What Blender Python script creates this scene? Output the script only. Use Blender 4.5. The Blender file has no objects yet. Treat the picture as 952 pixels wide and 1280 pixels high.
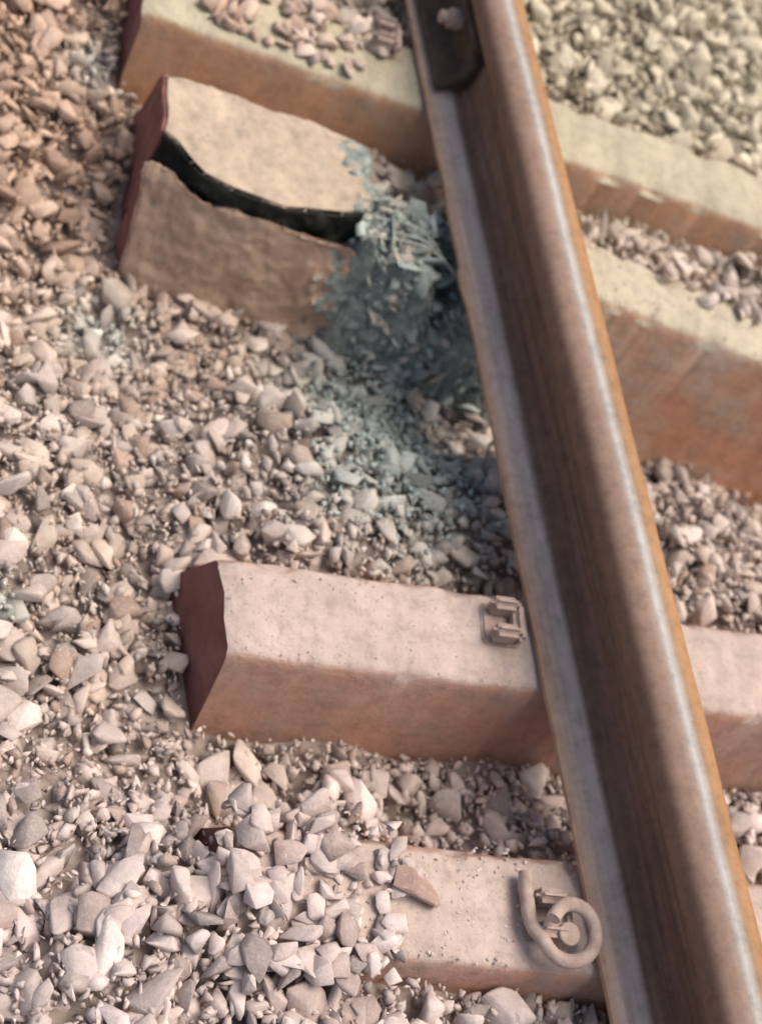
import bpy, bmesh, math, random
import numpy as np
from mathutils import Vector, Matrix, noise
random.seed(7); rng=np.random.default_rng(7)
scene=bpy.context.scene
scene.view_settings.view_transform='Standard'; scene.view_settings.look='None'; scene.view_settings.exposure=0

# ------------------------------------------------------------ helpers
def link(o,parent=None):
    scene.collection.objects.link(o)
    if parent: o.parent=parent
    return o
def empty(name):
    e=bpy.data.objects.new(name,None); e.empty_display_size=.05; return link(e)
def new_mat(name):
    m=bpy.data.materials.new(name); m.use_nodes=True
    nt=m.node_tree; nt.nodes.clear()
    out=nt.nodes.new('ShaderNodeOutputMaterial'); b=nt.nodes.new('ShaderNodeBsdfPrincipled')
    nt.links.new(b.outputs[0],out.inputs[0]); return m,nt,b
def N(nt,t,**kw):
    n=nt.nodes.new(t)
    for k,v in kw.items(): setattr(n,k,v)
    return n
def noise_n(nt,vec,scale,detail=6,rough=.6):
    n=N(nt,'ShaderNodeTexNoise'); n.inputs['Scale'].default_value=scale
    n.inputs['Detail'].default_value=detail; n.inputs['Roughness'].default_value=rough
    nt.links.new(vec,n.inputs['Vector']); return n.outputs['Fac']
def ramp(nt,fac,stops):
    r=N(nt,'ShaderNodeValToRGB'); cr=r.color_ramp
    while len(cr.elements)<len(stops): cr.elements.new(.5)
    for e,(p,c) in zip(cr.elements,stops):
        e.position=p; e.color=(*c,1) if len(c)==3 else c
    nt.links.new(fac,r.inputs[0]); return r.outputs[0]
def mix(nt,fac,a,b,mode='MIX'):
    m=N(nt,'ShaderNodeMix',data_type='RGBA',blend_type=mode)
    if isinstance(fac,(int,float)): m.inputs[0].default_value=fac
    else: nt.links.new(fac,m.inputs[0])
    for i,v in ((6,a),(7,b)):
        if isinstance(v,tuple): m.inputs[i].default_value=(*v,1)
        else: nt.links.new(v,m.inputs[i])
    return m.outputs[2]
def bump(nt,b,h,strength,dist):
    n=N(nt,'ShaderNodeBump'); n.inputs['Strength'].default_value=strength; n.inputs['Distance'].default_value=dist
    nt.links.new(h,n.inputs['Height']); nt.links.new(n.outputs[0],b.inputs['Normal'])
def objcoord(nt): return N(nt,'ShaderNodeTexCoord').outputs['Object']
def g(v): return (v,v,v)

# ------------------------------------------------------------ materials
def mat_stone():
    m,nt,b=new_mat('ballast_stone'); v=objcoord(nt)
    a=N(nt,'ShaderNodeAttribute',attribute_name='stone_col')
    n1=noise_n(nt,v,60,8,.65)
    c=mix(nt,1,a.outputs['Color'],ramp(nt,n1,[(.25,g(.74)),(.55,g(1.0)),(.8,g(1.2))]),'MULTIPLY')
    n2=noise_n(nt,v,300,4,.6)
    c=mix(nt,ramp(nt,n2,[(.5,g(0)),(.7,g(.45))]),c,(.56,.50,.44))
    nt.links.new(c,b.inputs['Base Color']); b.inputs['Roughness'].default_value=.95
    b.inputs['Specular IOR Level'].default_value=.15
    bump(nt,b,noise_n(nt,v,130,7,.7),.7,.003); return m
def mat_soil():
    m,nt,b=new_mat('ballast_fines'); v=objcoord(nt)
    c=ramp(nt,noise_n(nt,v,30,10,.7),[(.3,(.17,.135,.11)),(.55,(.36,.29,.245)),(.75,(.48,.40,.35))])
    nt.links.new(c,b.inputs['Base Color']); b.inputs['Roughness'].default_value=.95
    vo=N(nt,'ShaderNodeTexVoronoi'); vo.inputs['Scale'].default_value=28; nt.links.new(v,vo.inputs['Vector'])
    bump(nt,b,vo.outputs['Distance'],.8,.02); return m
def mat_concrete(name,top,side,side2):
    m,nt,b=new_mat(name); v=objcoord(nt)
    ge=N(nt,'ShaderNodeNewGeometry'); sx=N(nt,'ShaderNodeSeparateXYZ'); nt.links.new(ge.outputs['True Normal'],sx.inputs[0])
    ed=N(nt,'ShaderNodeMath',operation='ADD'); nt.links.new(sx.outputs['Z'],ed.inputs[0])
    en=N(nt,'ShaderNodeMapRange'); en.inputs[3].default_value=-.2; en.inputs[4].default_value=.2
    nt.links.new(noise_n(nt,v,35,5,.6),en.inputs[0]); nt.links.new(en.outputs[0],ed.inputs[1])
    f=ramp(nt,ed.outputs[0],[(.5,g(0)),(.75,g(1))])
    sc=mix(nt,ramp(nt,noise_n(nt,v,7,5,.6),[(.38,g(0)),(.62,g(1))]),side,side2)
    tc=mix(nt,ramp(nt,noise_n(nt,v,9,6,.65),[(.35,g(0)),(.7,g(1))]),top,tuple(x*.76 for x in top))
    mp=N(nt,'ShaderNodeMapping'); mp.inputs['Scale'].default_value=(26,3,3); nt.links.new(v,mp.inputs[0])
    st=ramp(nt,noise_n(nt,mp.outputs[0],1.2,5,.6),[(.35,g(.92)),(.6,g(1.04))])
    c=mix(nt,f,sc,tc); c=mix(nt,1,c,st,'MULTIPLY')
    c=mix(nt,1,c,ramp(nt,noise_n(nt,v,45,9,.7),[(.25,g(.66)),(.5,g(1)),(.8,g(1.16))]),'MULTIPLY')
    c=mix(nt,ramp(nt,noise_n(nt,v,230,3,.6),[(.60,g(0)),(.72,g(.55))]),c,(.18,.13,.1))
    c=mix(nt,ramp(nt,noise_n(nt,v,16,7,.7),[(.52,g(0)),(.70,g(.45))]),c,(.36,.30,.25))
    nt.links.new(c,b.inputs['Base Color']); b.inputs['Roughness'].default_value=.95; b.inputs['Specular IOR Level'].default_value=.15
    bump(nt,b,noise_n(nt,v,110,8,.7),.55,.004); return m
def mat_simple(name,c1,c2,scale,rough=.8,metal=0,bs=.4,bd=.002):
    m,nt,b=new_mat(name); v=objcoord(nt)
    c=ramp(nt,noise_n(nt,v,scale,8,.65),[(.3,c1),(.7,c2)])
    nt.links.new(c,b.inputs['Base Color']); b.inputs['Roughness'].default_value=rough; b.inputs['Metallic'].default_value=metal
    b.inputs['Specular IOR Level'].default_value=.25
    bump(nt,b,noise_n(nt,v,scale*4,6,.6),bs,bd); return m
def mat_rail():
    m,nt,b=new_mat('weathered_rail_steel'); tc=N(nt,'ShaderNodeTexCoord'); v=tc.outputs['Object']
    mp=N(nt,'ShaderNodeMapping'); mp.inputs['Scale'].default_value=(22,.7,22); nt.links.new(v,mp.inputs[0])
    streak=noise_n(nt,mp.outputs[0],3,8,.65)
    fine=noise_n(nt,v,70,8,.7)
    patch=noise_n(nt,v,9,6,.65)
    rust=mix(nt,ramp(nt,streak,[(.35,g(0)),(.65,g(1))]),(.14,.082,.060),(.235,.150,.113))
    sx=N(nt,'ShaderNodeSeparateXYZ'); nt.links.new(v,sx.inputs[0])
    ab=N(nt,'ShaderNodeMath',operation='ABSOLUTE'); nt.links.new(sx.outputs['X'],ab.inputs[0])
    footm=N(nt,'ShaderNodeMapRange'); footm.inputs[1].default_value=.028; footm.inputs[2].default_value=.036
    nt.links.new(ab.outputs[0],footm.inputs[0])
    low=N(nt,'ShaderNodeMapRange'); low.inputs[1].default_value=.05; low.inputs[2].default_value=.03; nt.links.new(sx.outputs['Z'],low.inputs[0])
    fm=N(nt,'ShaderNodeMath',operation='MULTIPLY'); nt.links.new(footm.outputs[0],fm.inputs[0]); nt.links.new(low.outputs[0],fm.inputs[1])
    ed=ramp(nt,ab.outputs[0],[(.028,(.52,.40,.34)),(.046,(.60,.48,.42)),(.062,(.53,.39,.31)),(.070,(.44,.29,.20))])
    dust=mix(nt,1,ed,ramp(nt,streak,[(.3,g(.72)),(.65,g(1.12))]),'MULTIPLY')
    c=mix(nt,fm.outputs[0],rust,dust)
    top=N(nt,'ShaderNodeMapRange'); top.inputs[1].default_value=.122; top.inputs[2].default_value=.135; nt.links.new(sx.outputs['Z'],top.inputs[0])
    ad=N(nt,'ShaderNodeMath',operation='ADD'); nt.links.new(sx.outputs['X'],ad.inputs[0])
    wob=N(nt,'ShaderNodeMath',operation='MULTIPLY'); wob.inputs[1].default_value=.006; nt.links.new(noise_n(nt,v,5,3,.5),wob.inputs[0]); nt.links.new(wob.outputs[0],ad.inputs[1])
    xr=N(nt,'ShaderNodeMapRange'); xr.inputs[1].default_value=-.033; xr.inputs[2].default_value=.039
    nt.links.new(ad.outputs[0],xr.inputs[0])
    band=ramp(nt,xr.outputs[0],[(.0,(.22,.14,.105)),(.30,(.26,.175,.135)),(.42,(.31,.24,.195)),(.52,(.43,.415,.40)),(.60,(.36,.31,.26)),(.67,(.31,.20,.125)),(.80,(.36,.20,.10)),(1,(.33,.17,.08))])
    c=mix(nt,top.outputs[0],c,band)
    c=mix(nt,1,c,ramp(nt,patch,[(.3,g(.84)),(.55,g(1)),(.8,g(1.08))]),'MULTIPLY')
    c=mix(nt,1,c,ramp(nt,fine,[(.25,g(.7)),(.5,g(1)),(.8,g(1.2))]),'MULTIPLY')
    nt.links.new(c,b.inputs['Base Color']); b.inputs['Roughness'].default_value=.92
    b.inputs['Specular IOR Level'].default_value=.15
    bump(nt,b,fine,.35,.0015); return m
M_stone=mat_stone(); M_soil=mat_soil(); M_rail=mat_rail()
M_conC=mat_concrete('sleeper_concrete_pink',(.56,.44,.38),(.52,.285,.20),(.46,.305,.24))
M_conB=mat_concrete('sleeper_concrete_tan',(.53,.42,.31),(.52,.37,.265),(.50,.325,.22))
M_conBR=mat_concrete('sleeper_concrete_rusty',(.55,.48,.35),(.56,.28,.165),(.50,.39,.30))
M_conA=mat_concrete('sleeper_concrete_olive',(.51,.45,.32),(.50,.27,.15),(.45,.29,.19))
M_end=mat_simple('sleeper_end_red_oxide',(.16,.065,.055),(.28,.125,.105),25)
M_core=mat_simple('fractured_concrete',(.18,.22,.195),(.56,.585,.515),55,.95,0,.9,.010)
M_crack=mat_simple('crack_shade_concrete',(.012,.014,.011),(.04,.04,.032),60,.95,0,.9,.006)  # near-black colour paints the gap's shade onto the crack faces
M_dark=mat_simple('greasy_steel',(.035,.025,.02),(.10,.07,.05),40,.8,.0)
M_clip=mat_simple('spring_steel_clip',(.30,.21,.17),(.52,.41,.35),50,.85,.0)
M_wire=mat_simple('prestress_wire',(.36,.38,.33),(.60,.60,.53),80,.8,.0)

# ------------------------------------------------------------ terrain height
CP=np.array([(-.7,.75,-.09),(-.9,.3,-.08),(-.57,.5,-.18),(-.50,.39,-.19),(-.24,.33,-.205),(-.02,.25,-.20),(.15,.27,-.22),(.32,.21,-.23),(.50,.16,-.23),(.9,.03,-.20),
(-.3,.12,-.08),(-.3,-.05,-.035),(-.7,.0,-.08),(-.57,-.16,-.12),(-.55,-.10,-.12),(-.54,-.24,-.12),(-.42,-.30,-.145),(-.2,-.34,-.15),(0,-.36,-.15),(.25,-.37,-.15),
(-.7,-.40,-.05),(-.35,-.43,-.05),(-.05,-.45,-.06),(-.6,-.55,.0),(-.52,-.50,.005),(-.45,-.64,.0),(-.34,-.655,-.02),(-.2,-.68,-.035),(-.9,-.8,0),(.1,-.72,-.06),
(.3,.04,-.06),(.3,-.1,-.035),(.6,-.15,-.04),(.3,.47,-.05),(.55,.42,-.03),(.3,.75,-.01),(.4,1.0,-.02),(0,.9,-.03),
(-.1,.66,-.08),(-.35,.72,-.12),(-.25,.95,-.02),(-.6,1.0,-.05),(-1.2,.6,-.1),(-1.2,-.3,-.06),(-.4,-1.0,-.03),(.5,-.8,-.06),(0,.06,-.07),
(-1.8,0,-.2),(1.3,.5,-.05),(1.3,-.5,-.05),(0,1.8,-.05),(0,-1.8,-.05),(-1.8,1.5,-.2),(-1.8,-1.5,-.2)])
def H(x,y):
    x=np.asarray(x,float); y=np.asarray(y,float)
    num=np.zeros_like(x); den=np.zeros_like(x)
    for cx,cy,cz in CP:
        w=1/((x-cx)**2+(y-cy)**2+.0012)**1.7
        num+=w*cz; den+=w
    return num/den
def ground():
    xs=np.concatenate([[-400,-80,-15,-5],np.linspace(-2.4,2.6,110),[5,15,80,400]])
    ys=np.concatenate([[-400,-80,-15,-5],np.linspace(-2.4,3.0,110),[6,15,80,400]])
    X,Y=np.meshgrid(xs,ys); Z=H(np.clip(X,-2.4,2.6),np.clip(Y,-2.4,3))-.028
    Z=np.where((abs(X)>3)|(abs(Y)>3.5),-.25,Z)
    n=len(xs); vs=[(a,b_,c) for a,b_,c in zip(X.ravel(),Y.ravel(),Z.ravel())]
    fs=[(j*n+i,j*n+i+1,(j+1)*n+i+1,(j+1)*n+i) for j in range(len(ys)-1) for i in range(n-1)]
    me=bpy.data.meshes.new('ground'); me.from_pydata(vs,[],fs); me.materials.append(M_soil)
    for p in me.polygons: p.use_smooth=True
    link(bpy.data.objects.new('ground',me))
ground()

# ------------------------------------------------------------ sleepers
TW=.12
def sleeper_mesh(name,org,ang,L,mat,x0=0.0,tw=TW,z0=0.0,jag0=0.0,seed=0,HH=.21,BAT=.055):
    """local x along the sleeper from its front-left-top corner, local y to the back"""
    c=.006
    prof=[(-BAT,-HH),(-BAT*.45,-HH*.5),(-.005,-c-.010),(0-.001,-c),(c*.35,-c*.35),(c+.002,0),(tw*.35,.001),(tw*.65,.001),(tw-c-.002,0),(tw-c*.35,-c*.35),(tw+.001,-c),(tw+.006,-c-.010),(tw+BAT*.45,-HH*.5),(tw+BAT,-HH)]
    nseg=max(8,int(L/.010)); vs=[];fs=[]
    n=len(prof)
    for i in range(nseg+1):
        x=x0+L*i/nseg
        for k,(py,pz) in enumerate(prof):
            xx=x
            if i<=4: xx+= (-(.004 if k<4 else (.020 if k<8 else .045))*(-pz/HH)-(.010*min(1,max(0,py/tw))))*(1-i/5)
            if i==0: xx+=noise.noise(Vector((py*40+seed,pz*40,2)))*.006
            if jag0 and i==0: xx+=jag0*(noise.noise(Vector((py*30+seed,pz*30,0))))
            d=noise.noise(Vector((x*18,py*14+seed,pz*14)))*.0022+noise.noise(Vector((x*70,py*60+seed,pz*60)))*.0013
            cz=0;cy=0
            if k in (3,4,5,8,9,10):
                ch=max(0,noise.noise(Vector((x*22,k//6*9+seed,3.3)))-.20)*.035+abs(noise.noise(Vector((x*60,k//6*9+seed,8.3))))*.0025
                cz-=ch*.7; cy+= ch*.7 if k<6 else -ch*.7
            if not jag0 and i<3 and k>1 and k<12: cz-=(.005,.0015,.0003)[i]
            vs.append((xx,py+cy+d,pz+cz+d))
    for i in range(nseg):
        for k in range(n-1):
            a=i*n+k; fs.append((a,a+n,a+n+1,a+1))
    e0=len(fs); fs.append(tuple(range(n))); fs.append(tuple(nseg*n+k for k in reversed(range(n))))
    me=bpy.data.meshes.new(name); me.from_pydata(vs,[],fs)
    me.materials.append(mat); me.materials.append(M_end if not jag0 else M_core)
    for p in me.polygons[:e0]: p.use_smooth=True
    me.polygons[e0].material_index=1; me.polygons[e0+1].material_index=1 if not jag0 else 0
    try: me.set_sharp_from_angle(angle=math.radians(35))
    except Exception: pass
    o=bpy.data.objects.new(name,me)
    o.location=(*org,z0); o.rotation_euler=(0,0,ang)
    return o
spec=[('concrete_sleeper',(-.510,.775),math.atan(-.218),M_conA,.125),
      ('concrete_sleeper.001',(-.473,-.205),math.atan(-.113),M_conC,.12),
      ('concrete_sleeper.002',(-.489,-.521),math.atan(-.150),M_conC,.12)]
FP=[]
for nm,org,a,mt,tw in spec:
    link(sleeper_mesh(nm,org,a,2.75,mt,0,tw,seed=len(FP)*5.1)); FP.append((org,a,0,2.75,tw))
for i,yy in enumerate((1.38,1.98,-1.12,-1.72)):
    o=(-.49,yy); link(sleeper_mesh('concrete_sleeper.%03d'%(i+3),o,-.03,2.75,M_conC,seed=30+i)); FP.append((o,-.03,0,2.75,TW))

BR=empty('broken_concrete_sleeper')
AB=math.atan(-.30)
orgR=(.142,.365)
right=sleeper_mesh('right_half',orgR,AB,2.25,M_conBR,-.17,.105,jag0=.05,seed=11,HH=.26,BAT=.078); link(right,BR)
FP.append((orgR,AB,-.17,2.1,.105))
def refine(bm,sub):
    bmesh.ops.triangulate(bm,faces=bm.faces)
    for _ in range(6):
        es=[e for e in bm.edges if e.calc_length()>sub]
        if not es: break
        bmesh.ops.subdivide_edges(bm,edges=es,cuts=1); bmesh.ops.triangulate(bm,faces=bm.faces)
    bm.normal_update()
def roughen(bm,rough,core_k,seed):
    for v in bm.verts:
        k=noise.noise(v.co*25+Vector((seed,0,0)))*rough+noise.noise(v.co*80+Vector((seed,0,0)))*rough*.5
        core=any(f.material_index in (1,3) for f in v.link_faces)
        v.co+=v.normal*k*(core_k if core else 1)
def finish(bm,name,mats,parent,smooth=True):
    me=bpy.data.meshes.new(name); bm.to_mesh(me); bm.free()
    for m in mats: me.materials.append(m)
    if smooth:
        me.shade_smooth() if hasattr(me,'shade_smooth') else None
        try: me.set_sharp_from_angle(angle=math.radians(42))
        except Exception: pass
    return link(bpy.data.objects.new(name,me),parent)
def spall(bm,x0,amp=.035,seed=0.0):
    """surface spalled back to aggregate near the break, with a ragged limit"""
    for f in bm.faces:
        c=f.calc_center_median()
        lim=x0+noise.noise(Vector((c.x*6+seed,c.y*28,c.z*28)))*amp+noise.noise(Vector((c.x*60+seed,c.y*70,c.z*70)))*amp*.9
        if f.material_index==0 and c.x>lim: f.material_index=1
def top_piece():
    top=[(-.488,.668),(-.489,.60),(-.497,.552),(-.478,.536),(-.462,.508),(-.445,.487),(-.405,.468),(-.362,.456),(-.335,.448),(-.30,.450),(-.245,.452),(-.208,.466),(-.190,.500),(-.196,.53),(-.182,.555),(-.190,.585),(-.222,.602),(-.35,.635)]
    n=len(top)
    bot=[(x-(.016 if i<3 else 0),y+(.05 if i in(0,n-1,n-2,n-3) else (-.012 if 2<i<12 else 0)),-.20) for i,(x,y) in enumerate(top)]
    bm=bmesh.new(); t=[bm.verts.new((*p,.002)) for p in top]; b=[bm.verts.new(p) for p in bot]
    bm.faces.new(t); bm.faces.new(list(reversed(b)))
    for i in range(n):
        f=bm.faces.new((t[i],b[i],b[(i+1)%n],t[(i+1)%n]))
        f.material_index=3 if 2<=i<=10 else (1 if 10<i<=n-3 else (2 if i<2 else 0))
    bmesh.ops.recalc_face_normals(bm,faces=bm.faces)
    bmesh.ops.bevel(bm,geom=list(bm.edges),offset=.005,segments=3,affect='EDGES',material=-1)
    refine(bm,.008); spall(bm,-.225,.035,3); roughen(bm,.005,1.8,3)
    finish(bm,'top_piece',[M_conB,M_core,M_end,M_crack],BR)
top_piece()
ft=[(-.515,.522,-.022),(-.494,.514,-.018),(-.478,.500,-.018),(-.462,.478,-.020),(-.44,.462,-.022),(-.40,.452,-.024),(-.33,.440,-.026),(-.28,.430,-.028),(-.245,.425,-.030),(-.205,.414,-.040),(-.170,.400,-.07)]
fbm=[(-.520,.446,-.215),(-.50,.436,-.215),(-.48,.430,-.215),(-.462,.424,-.215),(-.44,.420,-.215),(-.40,.411,-.215),(-.33,.400,-.215),(-.28,.392,-.215),(-.245,.386,-.215),(-.200,.378,-.215),(-.160,.372,-.215)]
def front_slab():
    bm=bmesh.new(); n=len(ft)
    mid=[((a[0]+b[0])/2,(a[1]+b[1])/2-.003,(a[2]+b[2])/2) for a,b in zip(ft,fbm)]
    rows=[[bm.verts.new(p) for p in ft],[bm.verts.new(p) for p in mid],[bm.verts.new(p) for p in fbm],
          [bm.verts.new((p[0],p[1]+.075,p[2])) for p in fbm],[bm.verts.new((p[0],p[1]+.014,p[2]-.018)) for p in ft]]
    for r in range(5):
        a=rows[r];b=rows[(r+1)%5]
        for i in range(n-1):
            f=bm.faces.new((a[i],b[i],b[i+1],a[i+1]))
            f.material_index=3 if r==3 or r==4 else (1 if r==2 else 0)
    f=bm.faces.new([rows[r][0] for r in range(5)]); f.material_index=2
    f=bm.faces.new([rows[r][-1] for r in range(5)]); f.material_index=1
    bmesh.ops.recalc_face_normals(bm,faces=bm.faces)
    bmesh.ops.bevel(bm,geom=[e for e in bm.edges if e.calc_face_angle(0)>.6],offset=.004,segments=2,affect='EDGES')
    refine(bm,.007); spall(bm,-.230,.06,0); roughen(bm,.005,2.2,0)
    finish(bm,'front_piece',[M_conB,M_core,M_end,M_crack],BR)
front_slab()
def heap_z(x,y):
    u=np.clip((x+.34)/.38,0,1); yc=.482-.15*u      # front arris line of the sleeper
    s=y-yc
    z=np.where(s>-.015,-.024,-.024-3.2*(-.015-s)); z=np.maximum(z,-.26)
    z=np.where(s>.11,z-(s-.11)*1.6,z)
    z=z-np.clip(-.205-x,0,1)*3.0*(s<.03)-np.clip(-.26-x,0,1)*1.5
    z=z-.12*np.exp(-(((x+.070)/.030)**2+((y-.400)/.042)**2))
    z=z-.03*np.exp(-(((x+.12)/.03)**2+((y-.53)/.04)**2))
    return z
def ridged(x,y,s,o): return 1-abs(noise.noise(Vector((x*s,y*s,o))))*2
def core_heap():
    bm=bmesh.new(); nx,ny=170,150; V=[]
    for j in range(ny):
        for i in range(nx):
            x=-.32+.36*i/(nx-1); y=.22+.42*j/(ny-1)-.05*i/(nx-1)
            c_=noise.cell(Vector((x*45+noise.noise(Vector((x*30,y*30,2)))*1.5,y*70+x*20+noise.noise(Vector((x*30,y*30,7)))*1.5,0)))
            z=float(heap_z(x,y))+noise.noise(Vector((x*20,y*20,1)))*.022+ridged(x,y,42,4)*.014+c_*.012+noise.noise(Vector((x*130,y*130,4)))*.008-.012
            V.append(bm.verts.new((x+noise.noise(Vector((x*60,y*60,14)))*.004,y+noise.noise(Vector((x*60,y*60,24)))*.004,z)))
    for j in range(ny-1):
        for i in range(nx-1):
            bm.faces.new((V[j*nx+i],V[j*nx+i+1],V[(j+1)*nx+i+1],V[(j+1)*nx+i]))
    finish(bm,'crushed_core',[M_core],BR,False)
core_heap()
FP.append(((-.50,.53),math.atan(-.27),0,.33,.12))

# ------------------------------------------------------------ stones
def chunk(npts,bev,seed,flat=.7,elong=1.35,seg=1):
    r=random.Random(seed); bm=bmesh.new()
    for _ in range(npts):
        v=Vector((r.gauss(0,1),r.gauss(0,1),r.gauss(0,1))).normalized()*(r.uniform(.74,1.12))
        bm.verts.new((v.x*elong,v.y,v.z*flat))
    bmesh.ops.convex_hull(bm,input=bm.verts)
    bmesh.ops.delete(bm,geom=[v for v in bm.verts if not v.link_faces],context='VERTS')
    if bev:
        bmesh.ops.dissolve_limit(bm,angle_limit=.36,verts=bm.verts,edges=bm.edges)
        bmesh.ops.bevel(bm,geom=list(bm.edges),offset=bev,segments=seg,affect='EDGES',clamp_overlap=True)
    bmesh.ops.triangulate(bm,faces=bm.faces)
    bm.verts.ensure_lookup_table()
    V=np.array([v.co[:] for v in bm.verts]); F=np.array([[v.index for v in f.verts] for f in bm.faces]); bm.free()
    return V,F
BIG=[chunk(random.randint(8,13),random.choice((.05,.065,.08)),s,random.uniform(.42,.82),random.uniform(1.05,1.75)) for s in range(40)]
MED=[chunk(random.randint(8,12),.0,60+s,random.uniform(.45,.8),random.uniform(1.05,1.7)) for s in range(16)]
SML=[chunk(8,0,100+s,.6,1.4) for s in range(10)]
def rotm(n,tilt):
    a=rng.uniform(0,2*np.pi,n); b=rng.normal(0,tilt,n); c=rng.normal(0,tilt,n)
    ca,sa,cb,sb,cc,sc=np.cos(a),np.sin(a),np.cos(b),np.sin(b),np.cos(c),np.sin(c)
    Rz=np.zeros((n,3,3));Rz[:,0,0]=ca;Rz[:,0,1]=-sa;Rz[:,1,0]=sa;Rz[:,1,1]=ca;Rz[:,2,2]=1
    Rx=np.zeros((n,3,3));Rx[:,0,0]=1;Rx[:,1,1]=cb;Rx[:,1,2]=-sb;Rx[:,2,1]=sb;Rx[:,2,2]=cb
    Ry=np.zeros((n,3,3));Ry[:,1,1]=1;Ry[:,0,0]=cc;Ry[:,0,2]=sc;Ry[:,2,0]=-sc;Ry[:,2,2]=cc
    return Rx@Ry@Rz
def scatter(name,batches,mats):
    VV=[];FF=[];CC=[];off=0
    for P,S,C,protos,tilt in batches:
        idx=rng.integers(0,len(protos),len(P)); R=rotm(len(P),tilt)
        for k,(V,F) in enumerate(protos):
            sel=np.where(idx==k)[0]
            if not len(sel): continue
            W=np.einsum('nij,vj->nvi',R[sel],V)*S[sel][:,None,None]+P[sel][:,None,:]
            m=len(V); VV.append(W.reshape(-1,3))
            FF.append((F[None]+ (off+np.arange(len(sel))*m)[:,None,None]).reshape(-1,3))
            CC.append(np.repeat(C[sel],m,axis=0)); off+=len(sel)*m
    V=np.concatenate(VV);F=np.concatenate(FF);C=np.concatenate(CC)
    me=bpy.data.meshes.new(name); me.vertices.add(len(V)); me.vertices.foreach_set('co',V.astype(np.float32).ravel())
    me.loops.add(F.size); me.loops.foreach_set('vertex_index',F.astype(np.int32).ravel())
    me.polygons.add(len(F)); me.polygons.foreach_set('loop_start',(np.arange(len(F))*3).astype(np.int32))
    me.update(calc_edges=True)
    at=me.attributes.new('stone_col','FLOAT_COLOR','POINT')
    at.data.foreach_set('color',np.concatenate([C,np.ones((len(C),1))],1).astype(np.float32).ravel())
    for m in mats: me.materials.append(m)
    o=bpy.data.objects.new(name,me); return link(o)
def inside(P,r,m=0.0):
    bad=np.zeros(len(P),bool)
    for (ox,oy),a,x0,x1,tw in FP:
        dx=P[:,0]-ox; dy=P[:,1]-oy
        lx=dx*math.cos(a)+dy*math.sin(a); ly=-dx*math.sin(a)+dy*math.cos(a)
        g_=np.clip(-P[:,2],0,.25)*.27
        e=r*.75+m
        bad|=(lx>x0-e-g_*.5)&(lx<x1+e)&(ly>-g_-e)&(ly<tw+g_+e)
    return bad
def sstep(a,b,x): t=np.clip((x-a)/(b-a),0,1); return t*t*(3-2*t)
def colours(P):
    n=len(P); x,y=P[:,0],P[:,1]
    pal=np.array([(.56,.44,.35),(.50,.43,.38),(.45,.29,.21),(.64,.56,.49),(.40,.32,.27),(.58,.47,.41),(.31,.25,.22)])
    ix=rng.choice(7,n,p=np.array([.27,.22,.09,.14,.10,.13,.05])); C=pal[ix]*rng.uniform(.82,1.14,(n,1))
    def tint(C,w,col,amt):
        lum=C.mean(1,keepdims=True)/.43
        return C*(1-w[:,None]*amt)+np.array(col)*lum*w[:,None]*amt
    C=tint(C,np.ones(n),(.54,.44,.375),.4)
    ul=sstep(.15,.7,y)*sstep(-.1,-.5,x); C=tint(C,ul,(.56,.36,.235),.68); C*=(1-.06*ul)[:,None]
    ur=sstep(.35,.8,y)*sstep(-.3,.1,x); C=tint(C,ur,(.50,.45,.31),.7); C*=(1+.1*ur)[:,None]  # yellow-green colour cast put into the stone colour
    lo=sstep(-.1,-.5,y); C=tint(C,lo,(.55,.46,.44),.6); C*=(1+.05*lo)[:,None]  # pale pinkish glare wash put into the stone colour
    t=np.exp(-(((x+.17)/.14)**2+((y-.19)/.22)**2)); C=tint(C,np.clip(t*1.2,0,1),(.33,.385,.355),.8)
    for qx,qy,qr in ((-.555,.76,.05),(-.55,.35,.06),(-.70,-.10,.02),(-.28,.08,.03)):
        q=np.exp(-(((x-qx)/qr)**2+((y-qy)/qr)**2)); C=tint(C,q,(.50,.55,.50),.75)
    return np.clip(C,0.02,.8)
x0,x1,y0,y1=-1.7,1.25,-1.5,2.1
def batch(n,rmin,rmax,dz,protos,tilt,pw=1.5,box=(x0,x1,y0,y1),mg=0):
    P=np.zeros((n,3)); P[:,0]=rng.uniform(box[0],box[1],n); P[:,1]=rng.uniform(box[2],box[3],n)
    r=rmin+(rmax-rmin)*rng.uniform(0,1,n)**pw
    big=1+.15*sstep(-.25,-.6,P[:,1])-.12*np.exp(-(((P[:,0]+.3)/.3)**2+((P[:,1]-.1)/.22)**2)); r=r*big
    P[:,2]=H(P[:,0],P[:,1])+rng.uniform(dz[0],dz[1],n)
    k=~inside(P,r,mg)
    k&=~((np.abs(P[:,0]+.0135)<.08+r*.8)&(P[:,2]+r>-.004))
    P=P[k]; r=r[k]; return (P,r,colours(P),protos,tilt)
vis=(-1.05,.95,-.95,1.4)
bt=[batch(9500,.018,.031,(-.040,-.019),BIG,1.2),
    batch(11500,.011,.029,(-.024,-.003),BIG,.75,1.5),
    batch(1700,.015,.027,(-.006,.004),BIG,.45,box=vis),
    batch(20000,.005,.013,(-.021,-.001),MED,.9,1.3,box=vis),
    batch(50000,.0025,.0065,(-.021,.000),SML,1.2,box=vis)]
def on_top(n,org,a,lx,tw,r0,r1,w0=-.01,zk=.5):
    P=np.zeros((n,3)); L=rng.uniform(lx[0],lx[1],n); W=rng.uniform(w0,tw+.01,n)
    P[:,0]=org[0]+L*math.cos(a)-W*math.sin(a); P[:,1]=org[1]+L*math.sin(a)+W*math.cos(a)
    r=rng.uniform(r0,r1,n); P[:,2]=r*zk; return (P,r,colours(P),BIG,.45)
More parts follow.
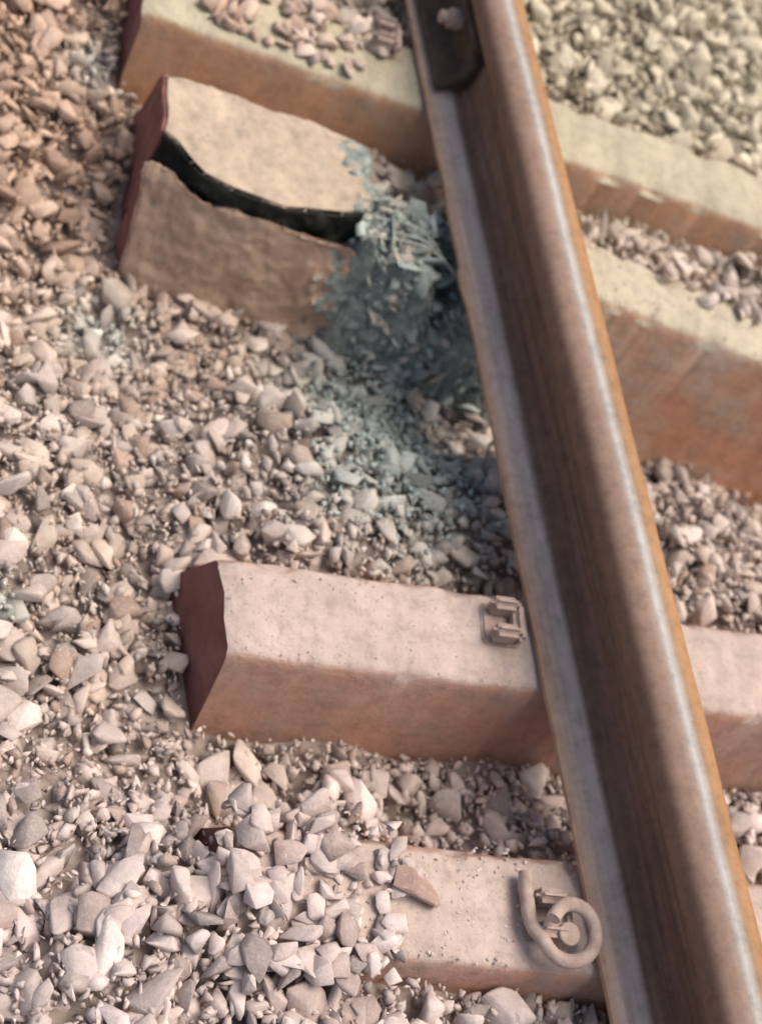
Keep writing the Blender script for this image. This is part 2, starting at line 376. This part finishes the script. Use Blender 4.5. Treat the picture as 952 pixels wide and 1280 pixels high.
D0,Da=(-.489,-.521),math.atan(-.15)
bt.append(on_top(60,D0,Da,(-.05,.12),.14,.010,.023,-.04))
bt.append(on_top(14,D0,Da,(-.03,.10),.12,.012,.022,-.02,1.0))
bt.append(on_top(18,D0,Da,(.10,.18),.03,.009,.018,-.02))
bt.append(on_top(14,D0,Da,(.12,.20),.14,.008,.018,.05))
bt.append(on_top(160,D0,Da,(-.03,.17),.13,.003,.009,-.02,.6))
bt.append(on_top(300,D0,Da,(0,.33),.12,.0010,.0026,0,.4))
bt.append(on_top(75,(-.51,.775),math.atan(-.218),(.08,.36),.13,.010,.021,.02))
bt.append(on_top(24,orgR,AB,(.10,.36),.11,.010,.020,.070))
bt.append(on_top(150,orgR,AB,(0,.40),.11,.001,.003,.0))
bt.append(on_top(200,(-.473,-.205),math.atan(-.113),(0,.36),.11,.0006,.0018,.0))
scatter('ballast_gravel',bt,[M_stone])
Vb,Fb=chunk(12,.12,911,.55,2.1)
me=bpy.data.meshes.new('loose_stone'); me.from_pydata([tuple(v*.021) for v in Vb],[],[tuple(int(i) for i in f) for f in Fb])
at=me.attributes.new('stone_col','FLOAT_COLOR','POINT')
for d in at.data: d.color=(.38,.26,.21,1)
me.materials.append(M_stone); o=bpy.data.objects.new('loose_stone',me); o.location=(-.292,-.475,.012); o.rotation_euler=(0,.1,-.75); link(o)

def rubble():
    b=[]
    SH=[chunk(9,.05,300+s,.4,2.0) for s in range(8)]+[chunk(10,.05,400+s,.7,1.2) for s in range(8)]
    n=1000; P=np.zeros((n,3)); P[:,0]=rng.uniform(-.24,.03,n); P[:,1]=rng.uniform(.27,.60,n)
    k=(P[:,1]>.325-.3*(P[:,0]+.2))&(P[:,1]<.60-.25*(P[:,0]+.25))&~((P[:,0]<-.19)&(P[:,1]<.44)); P=P[k]; n=len(P)
    P[:,2]=heap_z(P[:,0],P[:,1])+rng.uniform(-.008,.010,n)
    r=rng.uniform(.004,.014,n)*np.where(rng.uniform(0,1,n)<.14,1.9,1); C=np.array([(.37,.42,.375)])*rng.uniform(.55,1.45,(n,1))
    C[rng.uniform(0,1,n)<.2]=(.52,.48,.40)
    b.append((P,r,C,SH,.7))
    n=3600; P=np.zeros((n,3)); P[:,0]=rng.normal(-.13,.08,n); P[:,1]=rng.normal(.42,.10,n)
    k=(P[:,0]>-.24)&(P[:,0]<.03)&(P[:,1]>.29)&~((P[:,0]<-.19)&(P[:,1]<.44)); P=P[k]
    P[:,2]=heap_z(P[:,0],P[:,1])+rng.uniform(-.010,.012,len(P))
    b.append((P,rng.uniform(.0015,.005,len(P)),np.array([(.44,.49,.44)])*rng.uniform(.6,1.4,(len(P),1)),SML,1.2))
    n=1000; P=np.zeros((n,3)); P[:,0]=rng.normal(-.17,.06,n); P[:,1]=rng.normal(.20,.11,n); P[:,2]=H(P[:,0],P[:,1])+rng.uniform(-.008,.004,n)
    k=P[:,1]<.34; P=P[k]
    b.append((P,rng.uniform(.002,.008,len(P)),np.array([(.35,.405,.375)])*rng.uniform(.7,1.4,(len(P),1)),MED,1.2))
    scatter('concrete_rubble',b,[M_stone])
rubble()
def tube(name,pts,r,mat,parent=None,res=3):
    cu=bpy.data.curves.new(name,'CURVE'); cu.dimensions='3D'; cu.bevel_depth=r; cu.bevel_resolution=res; cu.resolution_u=8; cu.use_fill_caps=True
    s=cu.splines.new('NURBS'); s.points.add(len(pts)-1)
    for p,q in zip(s.points,pts): p.co=(*q,1)
    s.use_endpoint_u=True; s.order_u=3
    o=bpy.data.objects.new(name,cu); scene.collection.objects.link(o)
    dg=bpy.context.evaluated_depsgraph_get(); me=bpy.data.meshes.new_from_object(o.evaluated_get(dg)); me.name=name
    bpy.data.objects.remove(o); me.materials.clear(); me.materials.append(mat)
    for p in me.polygons: p.use_smooth=True
    return link(bpy.data.objects.new(name,me),parent)
for i,(sx_,sy,l) in enumerate(((-.20,.475,.12),(-.22,.440,.16),(-.21,.50,.10),(-.20,.455,.13))):
    p0=Vector((sx_,sy,-.022)); d=Vector((1,-.42+.14*(i%3),0))
    tube('wire_%d'%(i+1),[p0,p0+d*l*.35+Vector((0,0,.022)),p0+d*l*.7+Vector((0,.004,.022)),p0+d*l+Vector((0,-.006,-.01))],.0014,M_wire,BR)

# ------------------------------------------------------------ rails
RZ=.004
def rail(name,xc):
    h=[(0,0),(.068,0),(.073,.004),(.0725,.010),(.045,.0165),(.024,.024),(.0115,.036),(.0085,.058),(.0085,.092),(.0105,.108),(.018,.117),(.033,.124),(.0355,.130),(.0357,.150),(.032,.159),(.024,.1632),(.012,.165),(0,.1653)]
    prof=[(x,z) for x,z in h]+[(-x,z) for x,z in reversed(h[1:-1])]
    ys=np.concatenate([[-14,-6,-3],np.arange(-2,3.01,.02),[4,8,16]])
    vs=[];fs=[];n=len(prof)
    for y in ys:
        for k,(x,z) in enumerate(prof):
            d=noise.noise(Vector((x*40,y*9,z*40)))*.0011 if abs(y)<4 else 0
            if z<.011 and x<-.06 and abs(y)<4: d+=noise.noise(Vector((0,y*14,5)))*.0018-.004*math.exp(-((y-.355)/.02)**2)
            vs.append((x+d,y,z+(d*.5)))
    for i in range(len(ys)-1):
        for k in range(n):
            a=i*n+k;b=i*n+(k+1)%n; fs.append((a,b,b+n,a+n))
    fs.append(tuple(reversed(range(n)))); fs.append(tuple((len(ys)-1)*n+k for k in range(n)))
    me=bpy.data.meshes.new('rail_section'); me.from_pydata(vs,[],fs); me.materials.append(M_rail); me.update()
    bm=bmesh.new(); bm.from_mesh(me); bmesh.ops.recalc_face_normals(bm,faces=bm.faces); bm.to_mesh(me); bm.free()
    me.shade_smooth()
    try: me.set_sharp_from_angle(angle=math.radians(50))
    except Exception: pass
    o=bpy.data.objects.new(name,me); o.location=(xc,0,RZ); return link(o)
RX=-.0135
rail('railway_rail',RX); rail('railway_rail.001',RX+1.74)

FPt=empty('rail_fishplate')
def box(name,c,s,mat,parent,bev=.003,rot=0,seg=2):
    bm=bmesh.new(); bmesh.ops.create_cube(bm,size=1)
    for v in bm.verts: v.co=Vector((v.co.x*s[0],v.co.y*s[1],v.co.z*s[2]))
    bmesh.ops.bevel(bm,geom=list(bm.edges),offset=bev,segments=seg,affect='EDGES')
    me=bpy.data.meshes.new(name); bm.to_mesh(me); bm.free(); me.materials.append(mat)
    o=bpy.data.objects.new(name,me); o.location=c; o.rotation_euler=(0,0,rot); return link(o,parent)
def cyl(name,c,r,d,mat,parent,n=6):
    bm=bmesh.new(); bmesh.ops.create_cone(bm,cap_ends=True,segments=n,radius1=r,radius2=r,depth=d)
    bmesh.ops.bevel(bm,geom=list(bm.edges),offset=.0012,segments=1,affect='EDGES')
    me=bpy.data.meshes.new(name); bm.to_mesh(me); bm.free(); me.materials.append(mat)
    o=bpy.data.objects.new(name,me); o.location=c; o.rotation_euler=(0,math.pi/2,0); return link(o,parent)
def plate():
    pr=[(-.0125,.119),(-.034,.114),(-.036,.104),(-.026,.092),(-.022,.062),(-.027,.046),(-.050,.032),(-.064,.0245),(-.062,.019),(-.0125,.032)]
    ya,yb=.700,1.32; vs=[(RX+x,y,z+RZ) for y in (ya,yb) for x,z in pr]; n=len(pr)
    fs=[(k,(k+1)%n,n+(k+1)%n,n+k) for k in range(n)]+[tuple(reversed(range(n))),tuple(range(n,2*n))]
    me=bpy.data.meshes.new('plate'); me.from_pydata(vs,[],fs)
    bm=bmesh.new(); bm.from_mesh(me); bmesh.ops.recalc_face_normals(bm,faces=bm.faces); bmesh.ops.bevel(bm,geom=list(bm.edges),offset=.002,segments=2,affect='EDGES'); bm.to_mesh(me); bm.free()
    me.materials.append(M_dark); link(bpy.data.objects.new('plate',me),FPt)
    for i,y in enumerate((.80,.93,1.10,1.23)):
        cyl('bolt_%d'%(i+1),(RX-.034,y,.078),.016,.022,M_clip,FPt)
        cyl('bolt_end_%d'%(i+1),(RX-.050,y,.078),.010,.018,M_clip,FPt,12)
plate()

def clip(name,x,y,ang,full=True,sc=1.0):
    e=empty(name); e.location=(x,y,0); e.rotation_euler=(0,0,ang); e.scale=(sc,)*3
    box('shoulder_base',(-.022,0,.003),(.050,.054,.008),M_clip,e)
    box('lug_1',(-.024,.018,.020),(.040,.017,.034),M_clip,e,.007,0,3)
    box('lug_2',(-.024,-.018,.020),(.040,.017,.034),M_clip,e,.007,0,3)
    box('lug_bridge',(-.004,0,.016),(.016,.052,.022),M_clip,e,.006,0,3)
    if full:
        cx,cy,rr=-.008,-.022,.030
        pts=[(-.050,.045,.018),(-.050,.015,.018),(-.048,-.015,.021)]
        for k in range(0,12):
            t=math.radians(190+k*30); pts.append((cx+rr*math.cos(t),cy+rr*math.sin(t),.026+.0022*k))
        tube('clip_bar',pts,.0080,M_clip,e,res=5)
        cy_=cyl('clip_heel',(cx,cy,.020),.013,.030,M_clip,e,14); cy_.rotation_euler=(0,0,0)
clip('rail_clip_shoulder.001',-.116,.800,-.2,full=False)
clip('rail_clip_shoulder',-.104,-.168,-.11,full=False,sc=1.0)
clip('elastic_rail_clip',-.118,-.520,-.15,sc=1.0)

# ------------------------------------------------------------ light
sd=Vector((.46,.06,1)).normalized()
el=math.asin(sd.z); az=math.atan2(sd.x,sd.y)
w=bpy.data.worlds.new('World'); scene.world=w; w.use_nodes=True; nt=w.node_tree
sky=nt.nodes.new('ShaderNodeTexSky'); sky.sky_type='NISHITA'; sky.sun_disc=False
sky.sun_elevation=el; sky.sun_rotation=az; sky.dust_density=6; sky.air_density=1.0; sky.ozone_density=.5
bg=nt.nodes['Background']; nt.links.new(sky.outputs[0],bg.inputs[0]); bg.inputs[1].default_value=.15
L=bpy.data.lights.new('sun','SUN'); L.energy=2.7; L.angle=math.radians(40); L.color=(1,.94,.87)
so=bpy.data.objects.new('sun',L); so.rotation_euler=sd.to_track_quat('Z','Y').to_euler(); link(so)

# ------------------------------------------------------------ camera
c=bpy.data.cameras.new('camera'); co=bpy.data.objects.new('camera',c); link(co); scene.camera=co
c.sensor_fit='HORIZONTAL'; c.lens=64.2857; c.clip_end=2000; c.clip_start=.01
c.dof.use_dof=True; c.dof.focus_distance=1.36; c.dof.aperture_fstop=4.4
R=Matrix(((.9209,-.0498,-.3867),(-.1371,.8871,-.4408),(.3650,.4590,.8100)))
co.matrix_world=Matrix.Translation((-.9105,-.7566,1.3634))@R.to_4x4()
